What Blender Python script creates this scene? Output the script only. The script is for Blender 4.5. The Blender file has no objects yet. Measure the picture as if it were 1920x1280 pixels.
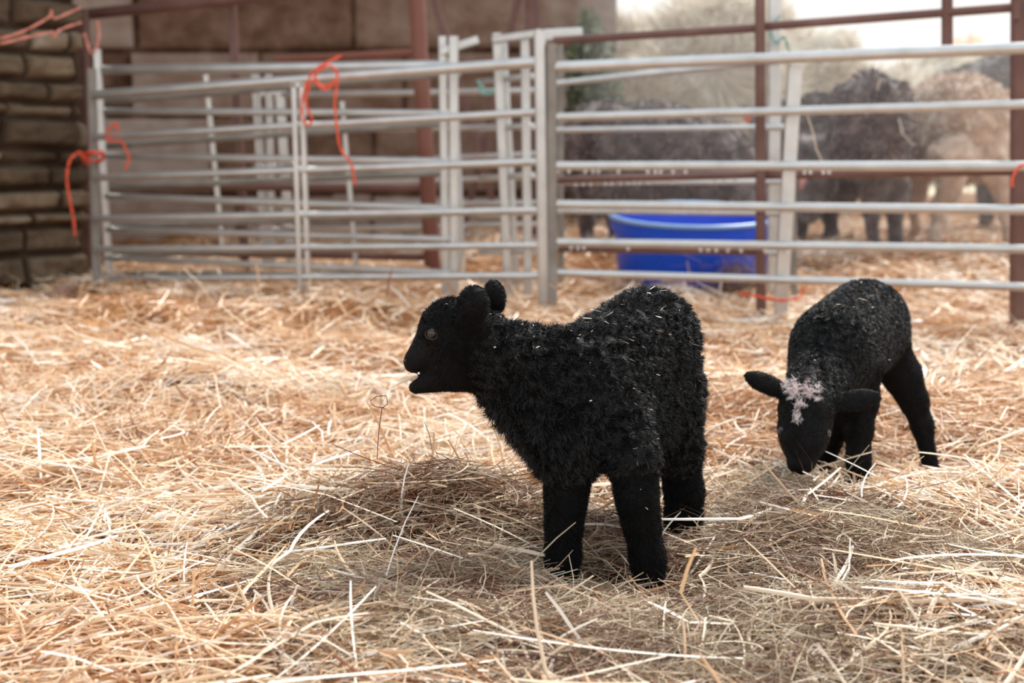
import bpy, math
import numpy as np
from mathutils import Vector

sc = bpy.context.scene
C = sc.collection
rng = np.random.default_rng(11)

# ------------------------------------------------------------------ camera, world, light
F = 2667.0                      # focal length in pixels of the 1920x1280 frame (50 mm)
CH = 0.573                      # camera height
PITCH = math.atan(380.0 / F)
cam_d = bpy.data.cameras.new('camera')
cam = bpy.data.objects.new('camera', cam_d)
C.objects.link(cam)
cam_d.lens = 50.0
cam_d.sensor_width = 36.0
cam_d.clip_end = 400
cam.location = (0, 0, CH)
cam.rotation_euler = (math.pi / 2 - PITCH, 0, 0)
cam_d.dof.use_dof = True
cam_d.dof.focus_distance = 1.93
cam_d.dof.aperture_fstop = 4.6
sc.camera = cam

w = bpy.data.worlds.new('daylight')
sc.world = w
w.use_nodes = True
nt = w.node_tree
bg = nt.nodes['Background']
tc = nt.nodes.new('ShaderNodeTexCoord')
sp = nt.nodes.new('ShaderNodeSeparateXYZ')
ramp = nt.nodes.new('ShaderNodeValToRGB')
nt.links.new(tc.outputs['Generated'], sp.inputs[0])
nt.links.new(sp.outputs['Z'], ramp.inputs[0])
ramp.color_ramp.elements[0].position = 0.0
ramp.color_ramp.elements[0].color = (1.0, 0.93, 0.86, 1)
ramp.color_ramp.elements[1].position = 0.6
ramp.color_ramp.elements[1].color = (0.80, 0.90, 1.0, 1)
nt.links.new(ramp.outputs[0], bg.inputs[0])
bg.inputs[1].default_value = 0.9

sun_d = bpy.data.lights.new('sun', 'SUN')
sun = bpy.data.objects.new('sun', sun_d)
C.objects.link(sun)
sun_d.energy = 3.1
sun_d.angle = math.radians(16)
sun_d.color = (1.0, 0.94, 0.86)
sun.rotation_euler = Vector((-0.45, -0.62, -1.0)).to_track_quat('-Z', 'Y').to_euler()
sun.location = (4, 6, 8)

sc.view_settings.view_transform = 'Standard'
sc.view_settings.look = 'None'
sc.view_settings.gamma = 1
sc.view_settings.use_curve_mapping = False
sc.view_settings.exposure = 0.5
sc.cycles.max_bounces = 6
sc.cycles.transparent_max_bounces = 6

# ------------------------------------------------------------------ helpers
cp, sn = math.cos(PITCH), math.sin(PITCH)

def P(px, py, Y):
    """A world point at distance Y (m) into the pen, seen in direction (px, py)."""
    a = (px - 960.0) / F
    b = (640.0 - py) / F
    dx, dy, dz = a, cp + b * sn, -sn + b * cp
    t = Y / dy
    return np.array([dx * t, Y, CH + dz * t])

def R(rpx, Y):
    return rpx * Y / F

def mesh_obj(name, verts, faces, mat=None, parent=None, smooth=True, attrs=None):
    verts = np.asarray(verts, dtype=np.float32)
    me = bpy.data.meshes.new(name)
    if isinstance(faces, np.ndarray):
        n, k = faces.shape
        me.vertices.add(len(verts))
        me.vertices.foreach_set('co', verts.ravel())
        me.loops.add(n * k)
        me.loops.foreach_set('vertex_index', faces.astype(np.int32).ravel())
        me.polygons.add(n)
        me.polygons.foreach_set('loop_start', np.arange(0, n * k, k, dtype=np.int32))
        me.update(calc_edges=True)
    else:
        me.from_pydata(verts.tolist(), [], faces)
        me.update()
    if smooth:
        me.polygons.foreach_set('use_smooth', np.ones(len(me.polygons), dtype=bool))
    if attrs:
        for k_, v in attrs.items():
            a = me.attributes.new(k_, 'FLOAT', 'POINT')
            a.data.foreach_set('value', np.asarray(v, dtype=np.float32))
    if mat:
        me.materials.append(mat)
    o = bpy.data.objects.new(name, me)
    C.objects.link(o)
    if parent:
        o.parent = parent
    return o

def tag(o, label=None, cat=None, group=None, kind=None):
    if label: o['label'] = label
    if cat: o['category'] = cat
    if group: o['group'] = group
    if kind: o['kind'] = kind
    return o

def thing(name, label, cat, loc=(0, 0, 0), group=None):
    o = bpy.data.objects.new(name, None)
    o.empty_display_size = 0.05
    C.objects.link(o)
    o.location = loc
    return tag(o, label, cat, group)

def under(parent, o):
    """child whose mesh was written in world coordinates"""
    o.parent = parent
    lx = Vector(parent.location)
    o.location = Vector(o.location) - lx
    return o

class MB:
    def __init__(s):
        s.v = []; s.f = []; s.t = []
    def add(s, v, f, t=0.5):
        n = len(s.v)
        s.v.extend([tuple(map(float, q)) for q in v])
        s.f.extend([tuple(int(i) + n for i in q) for q in f])
        s.t.extend([t] * len(v))
    def tube(s, pts, r, n=10, t=0.5, flat=1.0):
        pts = [np.array(p, float) for p in pts]
        m = len(pts)
        rr = r if hasattr(r, '__len__') else [r] * m
        vs = []
        ref = None
        for i in range(m):
            a = pts[min(i + 1, m - 1)] - pts[max(i - 1, 0)]
            a = a / (np.linalg.norm(a) + 1e-12)
            if ref is None:
                ref = np.array([0, 0, 1.0]) if abs(a[2]) < 0.9 else np.array([0, 1.0, 0])
            u = ref - a * np.dot(ref, a)
            u /= np.linalg.norm(u) + 1e-12
            ref = u
            b = np.cross(a, u)
            for k in range(n):
                th = 2 * math.pi * k / n
                vs.append(pts[i] + rr[i] * (u * math.cos(th) + b * math.sin(th) * flat))
        fs = []
        for i in range(m - 1):
            for k in range(n):
                k2 = (k + 1) % n
                fs.append((i * n + k, i * n + k2, (i + 1) * n + k2, (i + 1) * n + k))
        fs.append(tuple(range(n))[::-1])
        fs.append(tuple(range((m - 1) * n, m * n)))
        s.add(vs, fs, t)
        return s
    def bar(s, a, b, w, d, side=None, bev=0.15):
        """rectangular bar from a to b: w across, d in depth, with chamfered corners"""
        a = np.array(a, float); b = np.array(b, float)
        ax = (b - a) / np.linalg.norm(b - a)
        sd = np.array(side if side is not None else (1, 0, 0), float)
        sd = sd - ax * np.dot(sd, ax); sd /= np.linalg.norm(sd)
        dp = np.cross(ax, sd)
        c = bev * min(w, d)
        prof = [(-w/2 + c, -d/2), (w/2 - c, -d/2), (w/2, -d/2 + c), (w/2, d/2 - c), (w/2 - c, d/2), (-w/2 + c, d/2), (-w/2, d/2 - c), (-w/2, -d/2 + c)]
        vs = [q + sd * x + dp * y for q in (a, b) for x, y in prof]
        n = 8
        fs = [(k, (k + 1) % n, n + (k + 1) % n, n + k) for k in range(n)]
        fs += [tuple(range(n))[::-1], tuple(range(n, 2 * n))]
        s.add(vs, fs)
        return s
    def build(s, name, mat=None, parent=None, smooth=True):
        o = mesh_obj(name, s.v, s.f, mat, None, smooth, {'tint': s.t})
        if smooth:
            try:
                m = o.data
                # keep sharp arrises on bars
                ang = math.radians(40)
                m.set_sharp_from_angle(angle=ang)
            except Exception:
                pass
        if parent is not None:
            under(parent, o)
        return o

_nr = np.random.default_rng(5)
_dirs = _nr.normal(size=(24, 3)); _dirs /= np.linalg.norm(_dirs, axis=1)[:, None]
_ph = _nr.uniform(0, 6.28, 24)

def noise3(x, y, z, fr, o=0, n=6):
    """smooth pseudo noise of about unit range, fr in cycles per metre"""
    r = 0
    for i in range(n):
        d = _dirs[(i + o) % 24]
        k = fr * 6.283 * (0.7 + 0.12 * i)
        r = r + np.sin(k * (x * d[0] + y * d[1] + z * d[2]) + _ph[(i * 3 + o) % 24] + 1.7 * np.sin(k * .43 * (x * d[1] - y * d[2] + z * d[0]) + i))
    return r / n * 1.6

# ------------------------------------------------------------------ materials
def new_mat(name):
    m = bpy.data.materials.new(name); m.use_nodes = True
    nt = m.node_tree
    return m, nt, nt.nodes['Principled BSDF']

def ramp_node(nt, fac, stops):
    r = nt.nodes.new('ShaderNodeValToRGB')
    e = r.color_ramp.elements
    while len(e) < len(stops): e.new(0.5)
    for q, (p, c) in zip(e, stops):
        q.position = p; q.color = (*c, 1)
    nt.links.new(fac, r.inputs[0])
    return r

def srgb(*c):
    return tuple(((v / 255) / 12.92 if v / 255 <= .04045 else ((v / 255 + .055) / 1.055) ** 2.4) for v in c)

def mat_attr(name, stops, rough=0.6, spec=0.4, transl=0.0, sheen=0.0, noise=None, amount=.25, bump=None):
    m, nt, b = new_mat(name)
    at = nt.nodes.new('ShaderNodeAttribute'); at.attribute_name = 'tint'
    fac = at.outputs['Fac']
    if noise:
        tcn = nt.nodes.new('ShaderNodeTexCoord')
        nz = nt.nodes.new('ShaderNodeTexNoise'); nz.inputs['Scale'].default_value = noise; nz.inputs['Detail'].default_value = 5
        nt.links.new(tcn.outputs['Object'], nz.inputs['Vector'])
        ma = nt.nodes.new('ShaderNodeMath'); ma.operation = 'MULTIPLY_ADD'
        ma.inputs[1].default_value = amount * 2; 
        ad = nt.nodes.new('ShaderNodeMath'); ad.operation = 'SUBTRACT'; ad.inputs[1].default_value = amount
        nt.links.new(nz.outputs['Fac'], ma.inputs[0]); nt.links.new(fac, ma.inputs[2])
        nt.links.new(ma.outputs[0], ad.inputs[0])
        fac = ad.outputs[0]
        if bump:
            bp = nt.nodes.new('ShaderNodeBump'); bp.inputs['Strength'].default_value = bump[0]; bp.inputs['Distance'].default_value = bump[1]
            nz2 = nt.nodes.new('ShaderNodeTexNoise'); nz2.inputs['Scale'].default_value = noise * 5; nz2.inputs['Detail'].default_value = 6
            nt.links.new(tcn.outputs['Object'], nz2.inputs['Vector'])
            nt.links.new(nz2.outputs['Fac'], bp.inputs['Height']); nt.links.new(bp.outputs[0], b.inputs['Normal'])
    r = ramp_node(nt, fac, stops)
    nt.links.new(r.outputs[0], b.inputs['Base Color'])
    b.inputs['Roughness'].default_value = rough
    b.inputs['Specular IOR Level'].default_value = spec
    b.inputs['Sheen Weight'].default_value = sheen
    if transl:
        tr = nt.nodes.new('ShaderNodeBsdfTranslucent'); nt.links.new(r.outputs[0], tr.inputs[0])
        mx = nt.nodes.new('ShaderNodeMixShader'); mx.inputs[0].default_value = transl
        out = nt.nodes['Material Output']
        nt.links.new(b.outputs[0], mx.inputs[1]); nt.links.new(tr.outputs[0], mx.inputs[2])
        nt.links.new(mx.outputs[0], out.inputs[0])
    return m

M = {}
M['straw'] = mat_attr('straw', [(0.0, srgb(150, 88, 48)), (0.2, srgb(204, 150, 102)), (0.46, srgb(232, 196, 156)), (0.72, srgb(246, 226, 200)), (1.0, srgb(251, 243, 232))], .36, .6, .2)
M['hay'] = mat_attr('hay', [(0.0, srgb(84, 48, 40)), (0.22, srgb(134, 94, 72)), (0.45, srgb(150, 128, 104)), (0.7, srgb(188, 170, 142)), (1.0, srgb(232, 216, 190))], .5, .4, .12)
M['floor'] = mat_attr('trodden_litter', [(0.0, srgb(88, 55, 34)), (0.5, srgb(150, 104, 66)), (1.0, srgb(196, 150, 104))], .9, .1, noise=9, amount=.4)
M['metal'] = mat_attr('galvanised_steel', [(0.0, srgb(140, 138, 134)), (0.4, srgb(196, 196, 194)), (1.0, srgb(228, 229, 229))], .32, .6, noise=14, amount=.35, bump=(.15, .002))
for n_ in M['metal'].node_tree.nodes:
    if n_.type == 'BSDF_PRINCIPLED': n_.inputs['Metallic'].default_value = .75
M['metal_dull'] = mat_attr('weathered_steel', [(0.0, srgb(84, 78, 72)), (0.5, srgb(140, 134, 126)), (1.0, srgb(178, 176, 172))], .6, .4, noise=10, amount=.4)
M['oxide'] = mat_attr('red_oxide_paint', [(0.0, srgb(72, 50, 44)), (0.5, srgb(112, 80, 72)), (1.0, srgb(150, 122, 114))], .55, .4, noise=7, amount=.35)
M['oxide_bright'] = mat_attr('bright_red_oxide', [(0.0, srgb(88, 48, 38)), (0.5, srgb(124, 76, 62)), (1.0, srgb(160, 112, 98))], .5, .4, noise=5, amount=.3)
M['stone'] = mat_attr('wall_stone', [(0.0, srgb(70, 56, 44)), (0.35, srgb(98, 82, 66)), (0.7, srgb(130, 112, 92)), (1.0, srgb(164, 152, 136))], .9, .15, noise=9, amount=.35, bump=(.5, .01))
M['block'] = mat_attr('sandstone_block', [(0.0, srgb(70, 50, 40)), (0.3, srgb(122, 96, 80)), (0.6, srgb(148, 126, 112)), (1.0, srgb(176, 162, 152))], .95, .1, noise=7, amount=.5, bump=(.6, .012))
M['wool_black'] = mat_attr('black_wool', [(0.0, (0.0028, 0.0026, 0.0025)), (1.0, (0.012, 0.0118, 0.012))], .5, .4)
M['fur_black'] = mat_attr('black_short_hair', [(0.0, (0.002, 0.0018, 0.0018)), (1.0, (0.007, 0.0065, 0.0065))], .65, .16)
M['white_hair'] = mat_attr('white_hair', [(0.0, srgb(226, 208, 204)), (1.0, srgb(248, 238, 236))], .7, .2, .1)
M['sheep_dark'] = mat_attr('dark_brown_fleece', [(0.0, srgb(52, 40, 38)), (0.5, srgb(92, 73, 68)), (1.0, srgb(168, 146, 140))], .8, .2, sheen=.7, noise=9, amount=.3)
M['sheep_grey'] = mat_attr('grey_fleece', [(0.0, srgb(70, 62, 60)), (0.5, srgb(112, 100, 96)), (1.0, srgb(170, 158, 152))], .8, .2, sheen=.7, noise=9, amount=.3)
M['sheep_tan'] = mat_attr('tan_fleece', [(0.0, srgb(164, 130, 106)), (0.5, srgb(206, 178, 154)), (1.0, srgb(240, 226, 212))], .8, .2, sheen=.7, noise=9, amount=.3)
M['blue'] = mat_attr('blue_plastic', [(0.0, srgb(6, 58, 190)), (0.5, srgb(10, 84, 226)), (1.0, srgb(50, 130, 240))], .35, .4, noise=6, amount=.15)
M['blue_rim'] = mat_attr('highlit_blue_plastic', [(0.0, srgb(90, 140, 210)), (1.0, srgb(170, 200, 232))], .3, .6, noise=9, amount=.3)  # rim colour paled to carry the bright highlight along the lip
M['twine'] = mat_attr('orange_twine', [(0.0, srgb(200, 62, 34)), (0.5, srgb(232, 86, 54)), (1.0, srgb(244, 140, 112))], .6, .3, noise=40, amount=.3)
M['pink_twine'] = mat_attr('faded_pink_twine', [(0.0, srgb(212, 110, 90)), (1.0, srgb(240, 172, 156))], .6, .3, noise=40, amount=.3)
M['green'] = mat_attr('green_twine', [(0.0, srgb(96, 150, 140)), (1.0, srgb(150, 190, 180))], .6, .3, noise=40, amount=.3)
M['wood'] = mat_attr('weathered_timber', [(0.0, srgb(84, 60, 50)), (0.5, srgb(130, 98, 84)), (1.0, srgb(180, 150, 130))], .8, .2, noise=12, amount=.4)
M['eye'] = mat_attr('eye', [(0, (.004, .003, .003)), (1, (.004, .003, .003))], .03, .8)
M['lid'] = mat_attr('eyelid', [(0, srgb(34, 27, 27)), (1, srgb(92, 78, 76))], .4, .4)
M['pink'] = mat_attr('pink_skin', [(0, srgb(190, 120, 112)), (1, srgb(222, 160, 148))], .5, .4)
M['tag'] = mat_attr('orange_tag', [(0, srgb(240, 100, 70)), (1, srgb(240, 100, 70))], .5, .4)
M['leaf'] = mat_attr('pale_foliage', [(0, srgb(214, 204, 170)), (.5, srgb(244, 216, 184)), (1.0, srgb(255, 226, 204))], .7, .2, .5)
M['shrub'] = mat_attr('grey_green_foliage', [(0, srgb(90, 98, 76)), (1, srgb(150, 156, 130))], .7, .2, .2)
M['field'] = mat_attr('pale_field', [(0, srgb(216, 196, 160)), (1, srgb(238, 222, 190))], .9, .1, noise=.6, amount=.4)
m, nt, b = new_mat('water')
b.inputs['Transmission Weight'].default_value = .55; b.inputs['IOR'].default_value = 1.33; b.inputs['Roughness'].default_value = 0.1
b.inputs['Base Color'].default_value = (1, 1, 1, 1)  # white share in the water stands in for the droplets' bright glints
M['water'] = m

# ------------------------------------------------------------------ ground
MOUNDS = [  # x, y, sx, sy, height
    (-.12, 2.02, .24, .09, .072), (.02, 2.12, .22, .09, .04), (-.35, 2.18, .16, .08, .030),
    (.45, 1.92, .22, .12, .030), (.62, 2.15, .16, .10, .030), (.36, 1.60, .25, .10, .022),
    (-.75, 3.25, .35, .16, .030), (-1.3, 4.4, .5, .25, .05), (-.6, 4.6, .6, .2, .04), (.3, 4.1, .4, .2, .03),
    (.9, 3.0, .35, .15, .03), (-.95, 2.3, .25, .12, .025), (-.35, 1.55, .25, .1, .02), (1.2, 3.8, .3, .2, .03),
    (-.70, 2.72, .09, .045, -.045), (-.52, 2.78, .07, .04, -.03), (.07, 1.81, .06, .07, -.04), (.18, 1.80, .06, .07, -.03), (.24, 1.99, .07, .07, -.035), (.57, 2.33, .08, .12, -.035), (.75, 2.54, .12, .16, -.045)]

def ground(x, y):
    z = 0.022 * noise3(x, y, 0 * x, 1.6, 0) + 0.012 * noise3(x, y, 0 * x, 5, 4)
    for mx_, my_, sx, sy, h in MOUNDS:
        z = z + h * np.exp(-((x - mx_) / sx) ** 2 - ((y - my_) / sy) ** 2)
    t = np.clip((y - 5.2) / 1.2, 0, 1) * np.clip((x + .6) / .8, 0, 1)
    z = z + .09 * t * t * (3 - 2 * t)
    return z - .015

def hay_mask(x, y):
    """where greener, finer hay lies on the straw"""
    a = np.exp(-((x + .05) / .42) ** 2 - ((y - 1.93) / .28) ** 2) + 1.1 * np.exp(-((x - .2) / .42) ** 2 - ((y - 1.55) / .28) ** 2) \
        + .9 * np.exp(-((x - .48) / .25) ** 2 - ((y - 1.95) / .2) ** 2) + .8 * np.exp(-((x - .45) / .12) ** 2 - ((y - 2.35) / .2) ** 2)
    return np.clip(a + .25 * noise3(x, y, 0 * x, 2.5, 9), 0, 1)

def grid_surface(x0, x1, y0, y1, step, zfun):
    xs = np.arange(x0, x1 + step, step); ys = np.arange(y0, y1 + step, step)
    X, Y = np.meshgrid(xs, ys)
    Z = zfun(X, Y)
    v = np.stack([X, Y, Z], -1).reshape(-1, 3)
    nx, ny = len(xs), len(ys)
    i = np.arange(nx - 1)[None, :] + nx * np.arange(ny - 1)[:, None]
    f = np.stack([i, i + 1, i + nx + 1, i + nx], -1).reshape(-1, 4)
    return v, f

v, f = grid_surface(-4.5, 6.5, 0.2, 13.0, .035, lambda X, Y: ground(X, Y) - .012 + .006 * noise3(X, Y, 0 * X, 18, 2))
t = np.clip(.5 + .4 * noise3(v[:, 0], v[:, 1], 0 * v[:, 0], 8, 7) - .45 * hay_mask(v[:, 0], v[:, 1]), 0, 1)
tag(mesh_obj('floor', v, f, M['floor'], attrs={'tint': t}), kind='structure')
v, f = grid_surface(-60, 60, 13.0, 110, 2.5, lambda X, Y: -.05 + .01 * (Y - 13) + 0 * X)
tag(mesh_obj('field', v, f, M['field'], attrs={'tint': np.full(len(v), .5)}), kind='structure')

def ribbons(pos, head, pitch, length, width, curv, kink, roll, segs, tint, vfold=True):
    """many bent stalks at once -> verts, quads, tint"""
    n = len(pos)
    m = segs + 1
    s = np.linspace(-.5, .5, m)[None, :]                  # n x m
    ang = head[:, None] + curv[:, None] * s + kink[:, None] * (s > 0.08)
    pit = pitch[:, None] * (1 - .5 * np.abs(s)) + (roll[:, None] * .12) * s
    d = np.stack([np.cos(ang) * np.cos(pit), np.sin(ang) * np.cos(pit), np.sin(pit)], -1)
    step = (length / segs)[:, None, None]
    p = np.cumsum(d * step, axis=1)
    p = p - p[:, m // 2][:, None, :] + pos[:, None, :]
    side = np.stack([-np.sin(ang), np.cos(ang), 0 * ang], -1)
    up = np.cross(d, side)
    c, s_ = np.cos(roll)[:, None, None], np.sin(roll)[:, None, None]
    a = side * c + up * s_
    bn = up * c - side * s_
    wv = (width / 2)[:, None, None] * np.ones((1, m, 1))
    taper = (1 - .35 * np.abs(np.linspace(-1, 1, m)) ** 3)[None, :, None]
    wv = wv * taper
    if vfold:
        rows = np.stack([p - a * wv, p + bn * wv * .75, p + a * wv], 2); k = 3
    else:
        rows = np.stack([p - a * wv, p + a * wv], 2); k = 2
    verts = rows.reshape(-1, 3)
    base = (np.arange(n) * m * k)[:, None, None]
    i = np.arange(segs)[None, :, None] * k
    j = np.arange(k - 1)[None, None, :]
    q = base + i + j
    faces = np.stack([q, q + 1, q + 1 + k, q + k], -1).reshape(-1, 4)
    return verts, faces, np.repeat(tint, m * k)

def scatter(n, y0, y1, spread, power):
    u = rng.random(n)
    y = y0 + (y1 - y0) * u ** power
    x = rng.uniform(-1, 1, n) * (.42 * y + spread)
    return x, y

def make_litter(name, n, y0, y1, power, wmul, segs, vfold, label):
    x, y = scatter(n, y0, y1, .25, power)
    hm = hay_mask(x, y)
    keep = rng.random(n) > hm * .72
    keep &= ~((x < -1.86) & (y > 5.0))
    x, y = x[keep], y[keep]; n = len(x)
    swirl = noise3(x, y, 0 * x, .9, 3) * 2.2
    head = swirl + rng.normal(0, .9, n)
    lay = rng.random(n)
    z = ground(x, y) + .028 * lay - .004
    e = .02
    hx, hy = np.cos(head), np.sin(head)
    slope = (ground(x + hx * e, y + hy * e) - ground(x - hx * e, y - hy * e)) / (2 * e)
    pitch = np.arctan(slope) + rng.normal(0, .13, n) * (.4 + lay)
    up = rng.random(n) < .05
    pitch = np.where(up, pitch + rng.uniform(-.9, .9, n), pitch)
    length = np.clip(rng.lognormal(np.log(.068), .5, n), .025, .24)
    width = np.clip(rng.normal(.0034, .0011, n), .0014, .0065) * wmul
    z = z + np.abs(np.sin(pitch - np.arctan(slope))) * length * .32
    curv = rng.normal(0, .35, n)
    kink = np.where(rng.random(n) < .25, rng.normal(0, .8, n), 0)
    roll = rng.normal(0, .7, n)
    tint = np.clip(.5 + .2 * noise3(x, y, 0 * x, 1.4, 12) + rng.normal(0, .23, n) + .12 * (lay - .5), 0, 1)
    v, f, t = ribbons(np.stack([x, y, z], -1), head, pitch, length, width, curv, kink, roll, segs, tint, vfold)
    o = mesh_obj(name, v, f, M['straw'], attrs={'tint': t})
    return tag(o, label, 'straw', kind='stuff')

make_litter('straw_bedding', 62000, 1.15, 3.3, 1.0, 1.0, 5, True, 'golden loose straw bedding spread over the pen floor around the lambs')
make_litter('straw_bedding', 62000, 3.2, 8.6, 1.15, 1.45, 3, False, 'pale straw litter lying beneath and behind the metal hurdles')

def make_hay():
    n = 150000
    x = rng.uniform(-1.0, 1.15, n); y = rng.uniform(1.15, 2.75, n)
    keep = rng.random(n) < hay_mask(x, y) * .75
    x, y = x[keep], y[keep]; n = len(x)
    head = noise3(x, y, 0 * x, 1.5, 15) * 2.5 + rng.normal(0, 1.0, n)
    lay = rng.random(n) ** .8
    z = ground(x, y) + .05 * lay * hay_mask(x, y) - .002
    pitch = rng.normal(0, .22, n)
    up = rng.random(n) < .05
    pitch = np.where(up, rng.uniform(-1.1, 1.1, n), pitch)
    length = np.clip(rng.lognormal(np.log(.07), .5, n), .025, .2)
    width = np.clip(rng.normal(.0013, .0005, n), .0006, .003)
    curv = rng.normal(0, 1.1, n); kink = np.where(rng.random(n) < .2, rng.normal(0, .8, n), 0)
    roll = rng.normal(0, .8, n)
    tint = np.clip(.45 + .22 * noise3(x, y, 0 * x, 4, 1) + rng.normal(0, .25, n), 0, 1)
    v, f, t = ribbons(np.stack([x, y, z], -1), head, pitch, length, width, curv, kink, roll, 6, tint, False)
    tag(mesh_obj('hay_pile', v, f, M['hay'], attrs={'tint': t}), 'loose grey green hay heaped in front of and under the standing black lamb', 'hay', kind='stuff')
make_hay()

def make_long():
    n = 260
    x = rng.uniform(-.9, 1.0, n); y = rng.uniform(1.25, 2.7, n)
    head = rng.uniform(0, 6.28, n)
    z = ground(x, y) + rng.uniform(.025, .055, n)
    pitch = rng.normal(0, .16, n)
    length = rng.uniform(.12, .3, n); width = rng.uniform(.003, .0062, n)
    curv = rng.normal(0, .6, n); kink = np.where(rng.random(n) < .4, rng.normal(0, .9, n), 0)
    v, f, t = ribbons(np.stack([x, y, z], -1), head, pitch, length, width, curv, kink, rng.normal(0, .5, n), 10, rng.uniform(.45, 1, n), True)
    tag(mesh_obj('long_straws', v, f, M['straw'], attrs={'tint': t}), 'long pale bent straws lying loose on top of the hay and bedding', 'straw', kind='stuff')
make_long()

# ------------------------------------------------------------------ signed-distance bodies
class Body:
    def __init__(s):
        s.p = []; s.cut = []
    def cap(s, a, ra, b, rb, k=.02, fur=.004):
        s.p.append(('c', P(*a), R(ra, a[2]), P(*b), R(rb, b[2]), k, fur)); return s
    def chain(s, pts, k=.02, fur=.004):
        for q, w_ in zip(pts[:-1], pts[1:]):
            s.cap(q[:3], q[3], w_[:3], w_[3], k, fur)
        return s
    def ell(s, c, ax, u=(1, 0, 0), v_=(0, 0, 1), k=.006, fur=.003):
        u = np.array(u, float); u /= np.linalg.norm(u)
        v_ = np.array(v_, float); v_ = v_ - u * np.dot(u, v_); v_ /= np.linalg.norm(v_)
        s.p.append(('e', P(*c), np.array(ax, float), np.stack([u, v_, np.cross(u, v_)]), None, k, fur)); return s
    def sub(s, a, ra, b, rb, k=.002):
        s.cut.append((P(*a), R(ra, a[2]), P(*b), R(rb, b[2]), k)); return s
    @staticmethod
    def dcap(X, a, ra, b, rb):
        ba = b - a
        h = np.clip(((X - a) @ ba) / (ba @ ba), 0, 1)
        return np.linalg.norm(X - a - h[..., None] * ba, axis=-1) - (ra + (rb - ra) * h)
    def prim(s, X, q):
        if q[0] == 'c': return Body.dcap(X, q[1], q[2], q[3], q[4])
        l = (X - q[1]) @ q[3].T
        k0 = np.linalg.norm(l / q[2], axis=-1); k1 = np.linalg.norm(l / q[2] ** 2, axis=-1) + 1e-9
        return k0 * (k0 - 1) / k1
    def dist(s, X, want_fur=False):
        d = None
        best = None; fur = None
        for q in s.p:
            e = s.prim(X, q)
            if want_fur:
                wq = np.exp(-np.clip(e, -.05, .3) / .006) + 1e-9
                best = wq if best is None else best + wq
                fur = wq * q[6] if fur is None else fur + wq * q[6]
            if d is None: d = e
            else:
                k = q[5]
                h = np.maximum(k - np.abs(d - e), 0) / k
                d = np.minimum(d, e) - h * h * k * .25
        for a, ra, b, rb, k in s.cut:
            e = -Body.dcap(X, a, ra, b, rb)
            h = np.maximum(k - np.abs(d - e), 0) / k
            d = np.maximum(d, e) + h * h * k * .25
        return (d, fur / best) if want_fur else d
    def bounds(s, pad):
        lo = np.full(3, 1e9); hi = -lo
        for q in s.p:
            if q[0] == 'c':
                for c, r in ((q[1], q[2]), (q[3], q[4])):
                    lo = np.minimum(lo, c - r); hi = np.maximum(hi, c + r)
            else:
                r = q[2].max(); lo = np.minimum(lo, q[1] - r); hi = np.maximum(hi, q[1] + r)
        return lo - pad, hi + pad
    def hit(s, px, py, y0, y1):
        """first surface point seen in a direction"""
        Y = np.linspace(y0, y1, 600)
        X = np.stack([P(px, py, q) for q in Y])
        d = s.dist(X)
        i = np.argmax(d < 0)
        return X[i] if d[i] < 0 else None

def nets(dist, lo, hi, h):
    """naive surface nets"""
    n = np.ceil((hi - lo) / h).astype(int) + 1
    g = [lo[i] + h * np.arange(n[i]) for i in range(3)]
    D = np.empty(tuple(n))
    for i in range(n[0]):
        Y, Z = np.meshgrid(g[1], g[2], indexing='ij')
        D[i] = dist(np.stack([np.full(Y.shape, g[0][i]), Y, Z], -1))
    cnt = np.zeros(tuple(n - 1)); acc = np.zeros(tuple(n - 1) + (3,))
    off = [(a, b, c) for a in (0, 1) for b in (0, 1) for c in (0, 1)]
    def S(o): return D[o[0]:n[0] - 1 + o[0], o[1]:n[1] - 1 + o[1], o[2]:n[2] - 1 + o[2]]
    for o in off:
        for ax in range(3):
            if o[ax]: continue
            o2 = list(o); o2[ax] = 1
            a, b = S(o), S(o2)
            m_ = (a < 0) != (b < 0)
            t_ = np.where(m_, a / np.where(m_, a - b, 1), 0)
            cnt += m_
            for c in range(3):
                acc[..., c] += np.where(m_, (t_ if c == ax else o[c]), 0)
    act = cnt > 0
    idx = np.full(act.shape, -1); idx[act] = np.arange(act.sum())
    cells = np.argwhere(act)
    V = lo + h * (cells + acc[act] / cnt[act][:, None])
    Fs = []
    for ax in range(3):
        b, c = [(1, 2), (2, 0), (0, 1)][ax]
        sl = [slice(1, n[i] - 1) for i in range(3)]
        s0 = list(sl); s1 = list(sl)
        s0[ax] = slice(0, n[ax] - 1); s1[ax] = slice(1, n[ax])
        A, B = D[tuple(s0)], D[tuple(s1)]
        for sgn in (0, 1):
            m_ = (A < 0) & (B >= 0) if sgn else (A >= 0) & (B < 0)
            q = np.argwhere(m_)
            if not len(q): continue
            base = q.copy()
            for i in range(3):
                if i != ax: base[:, i] += 1
            def I(db, dc):
                r_ = base.copy(); r_[:, b] -= db; r_[:, c] -= dc
                return idx[r_[:, 0], r_[:, 1], r_[:, 2]]
            quad = [I(1, 1), I(0, 1), I(0, 0), I(1, 0)]
            if not sgn: quad = quad[::-1]
            Fs.append(np.stack(quad, -1))
    return V, np.concatenate(Fs)

def grad(dist, X, e=.0015):
    g = np.stack([dist(X + np.eye(3)[i] * e) - dist(X - np.eye(3)[i] * e) for i in range(3)], -1)
    return g / (np.linalg.norm(g, axis=-1, keepdims=True) + 1e-9)

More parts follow.
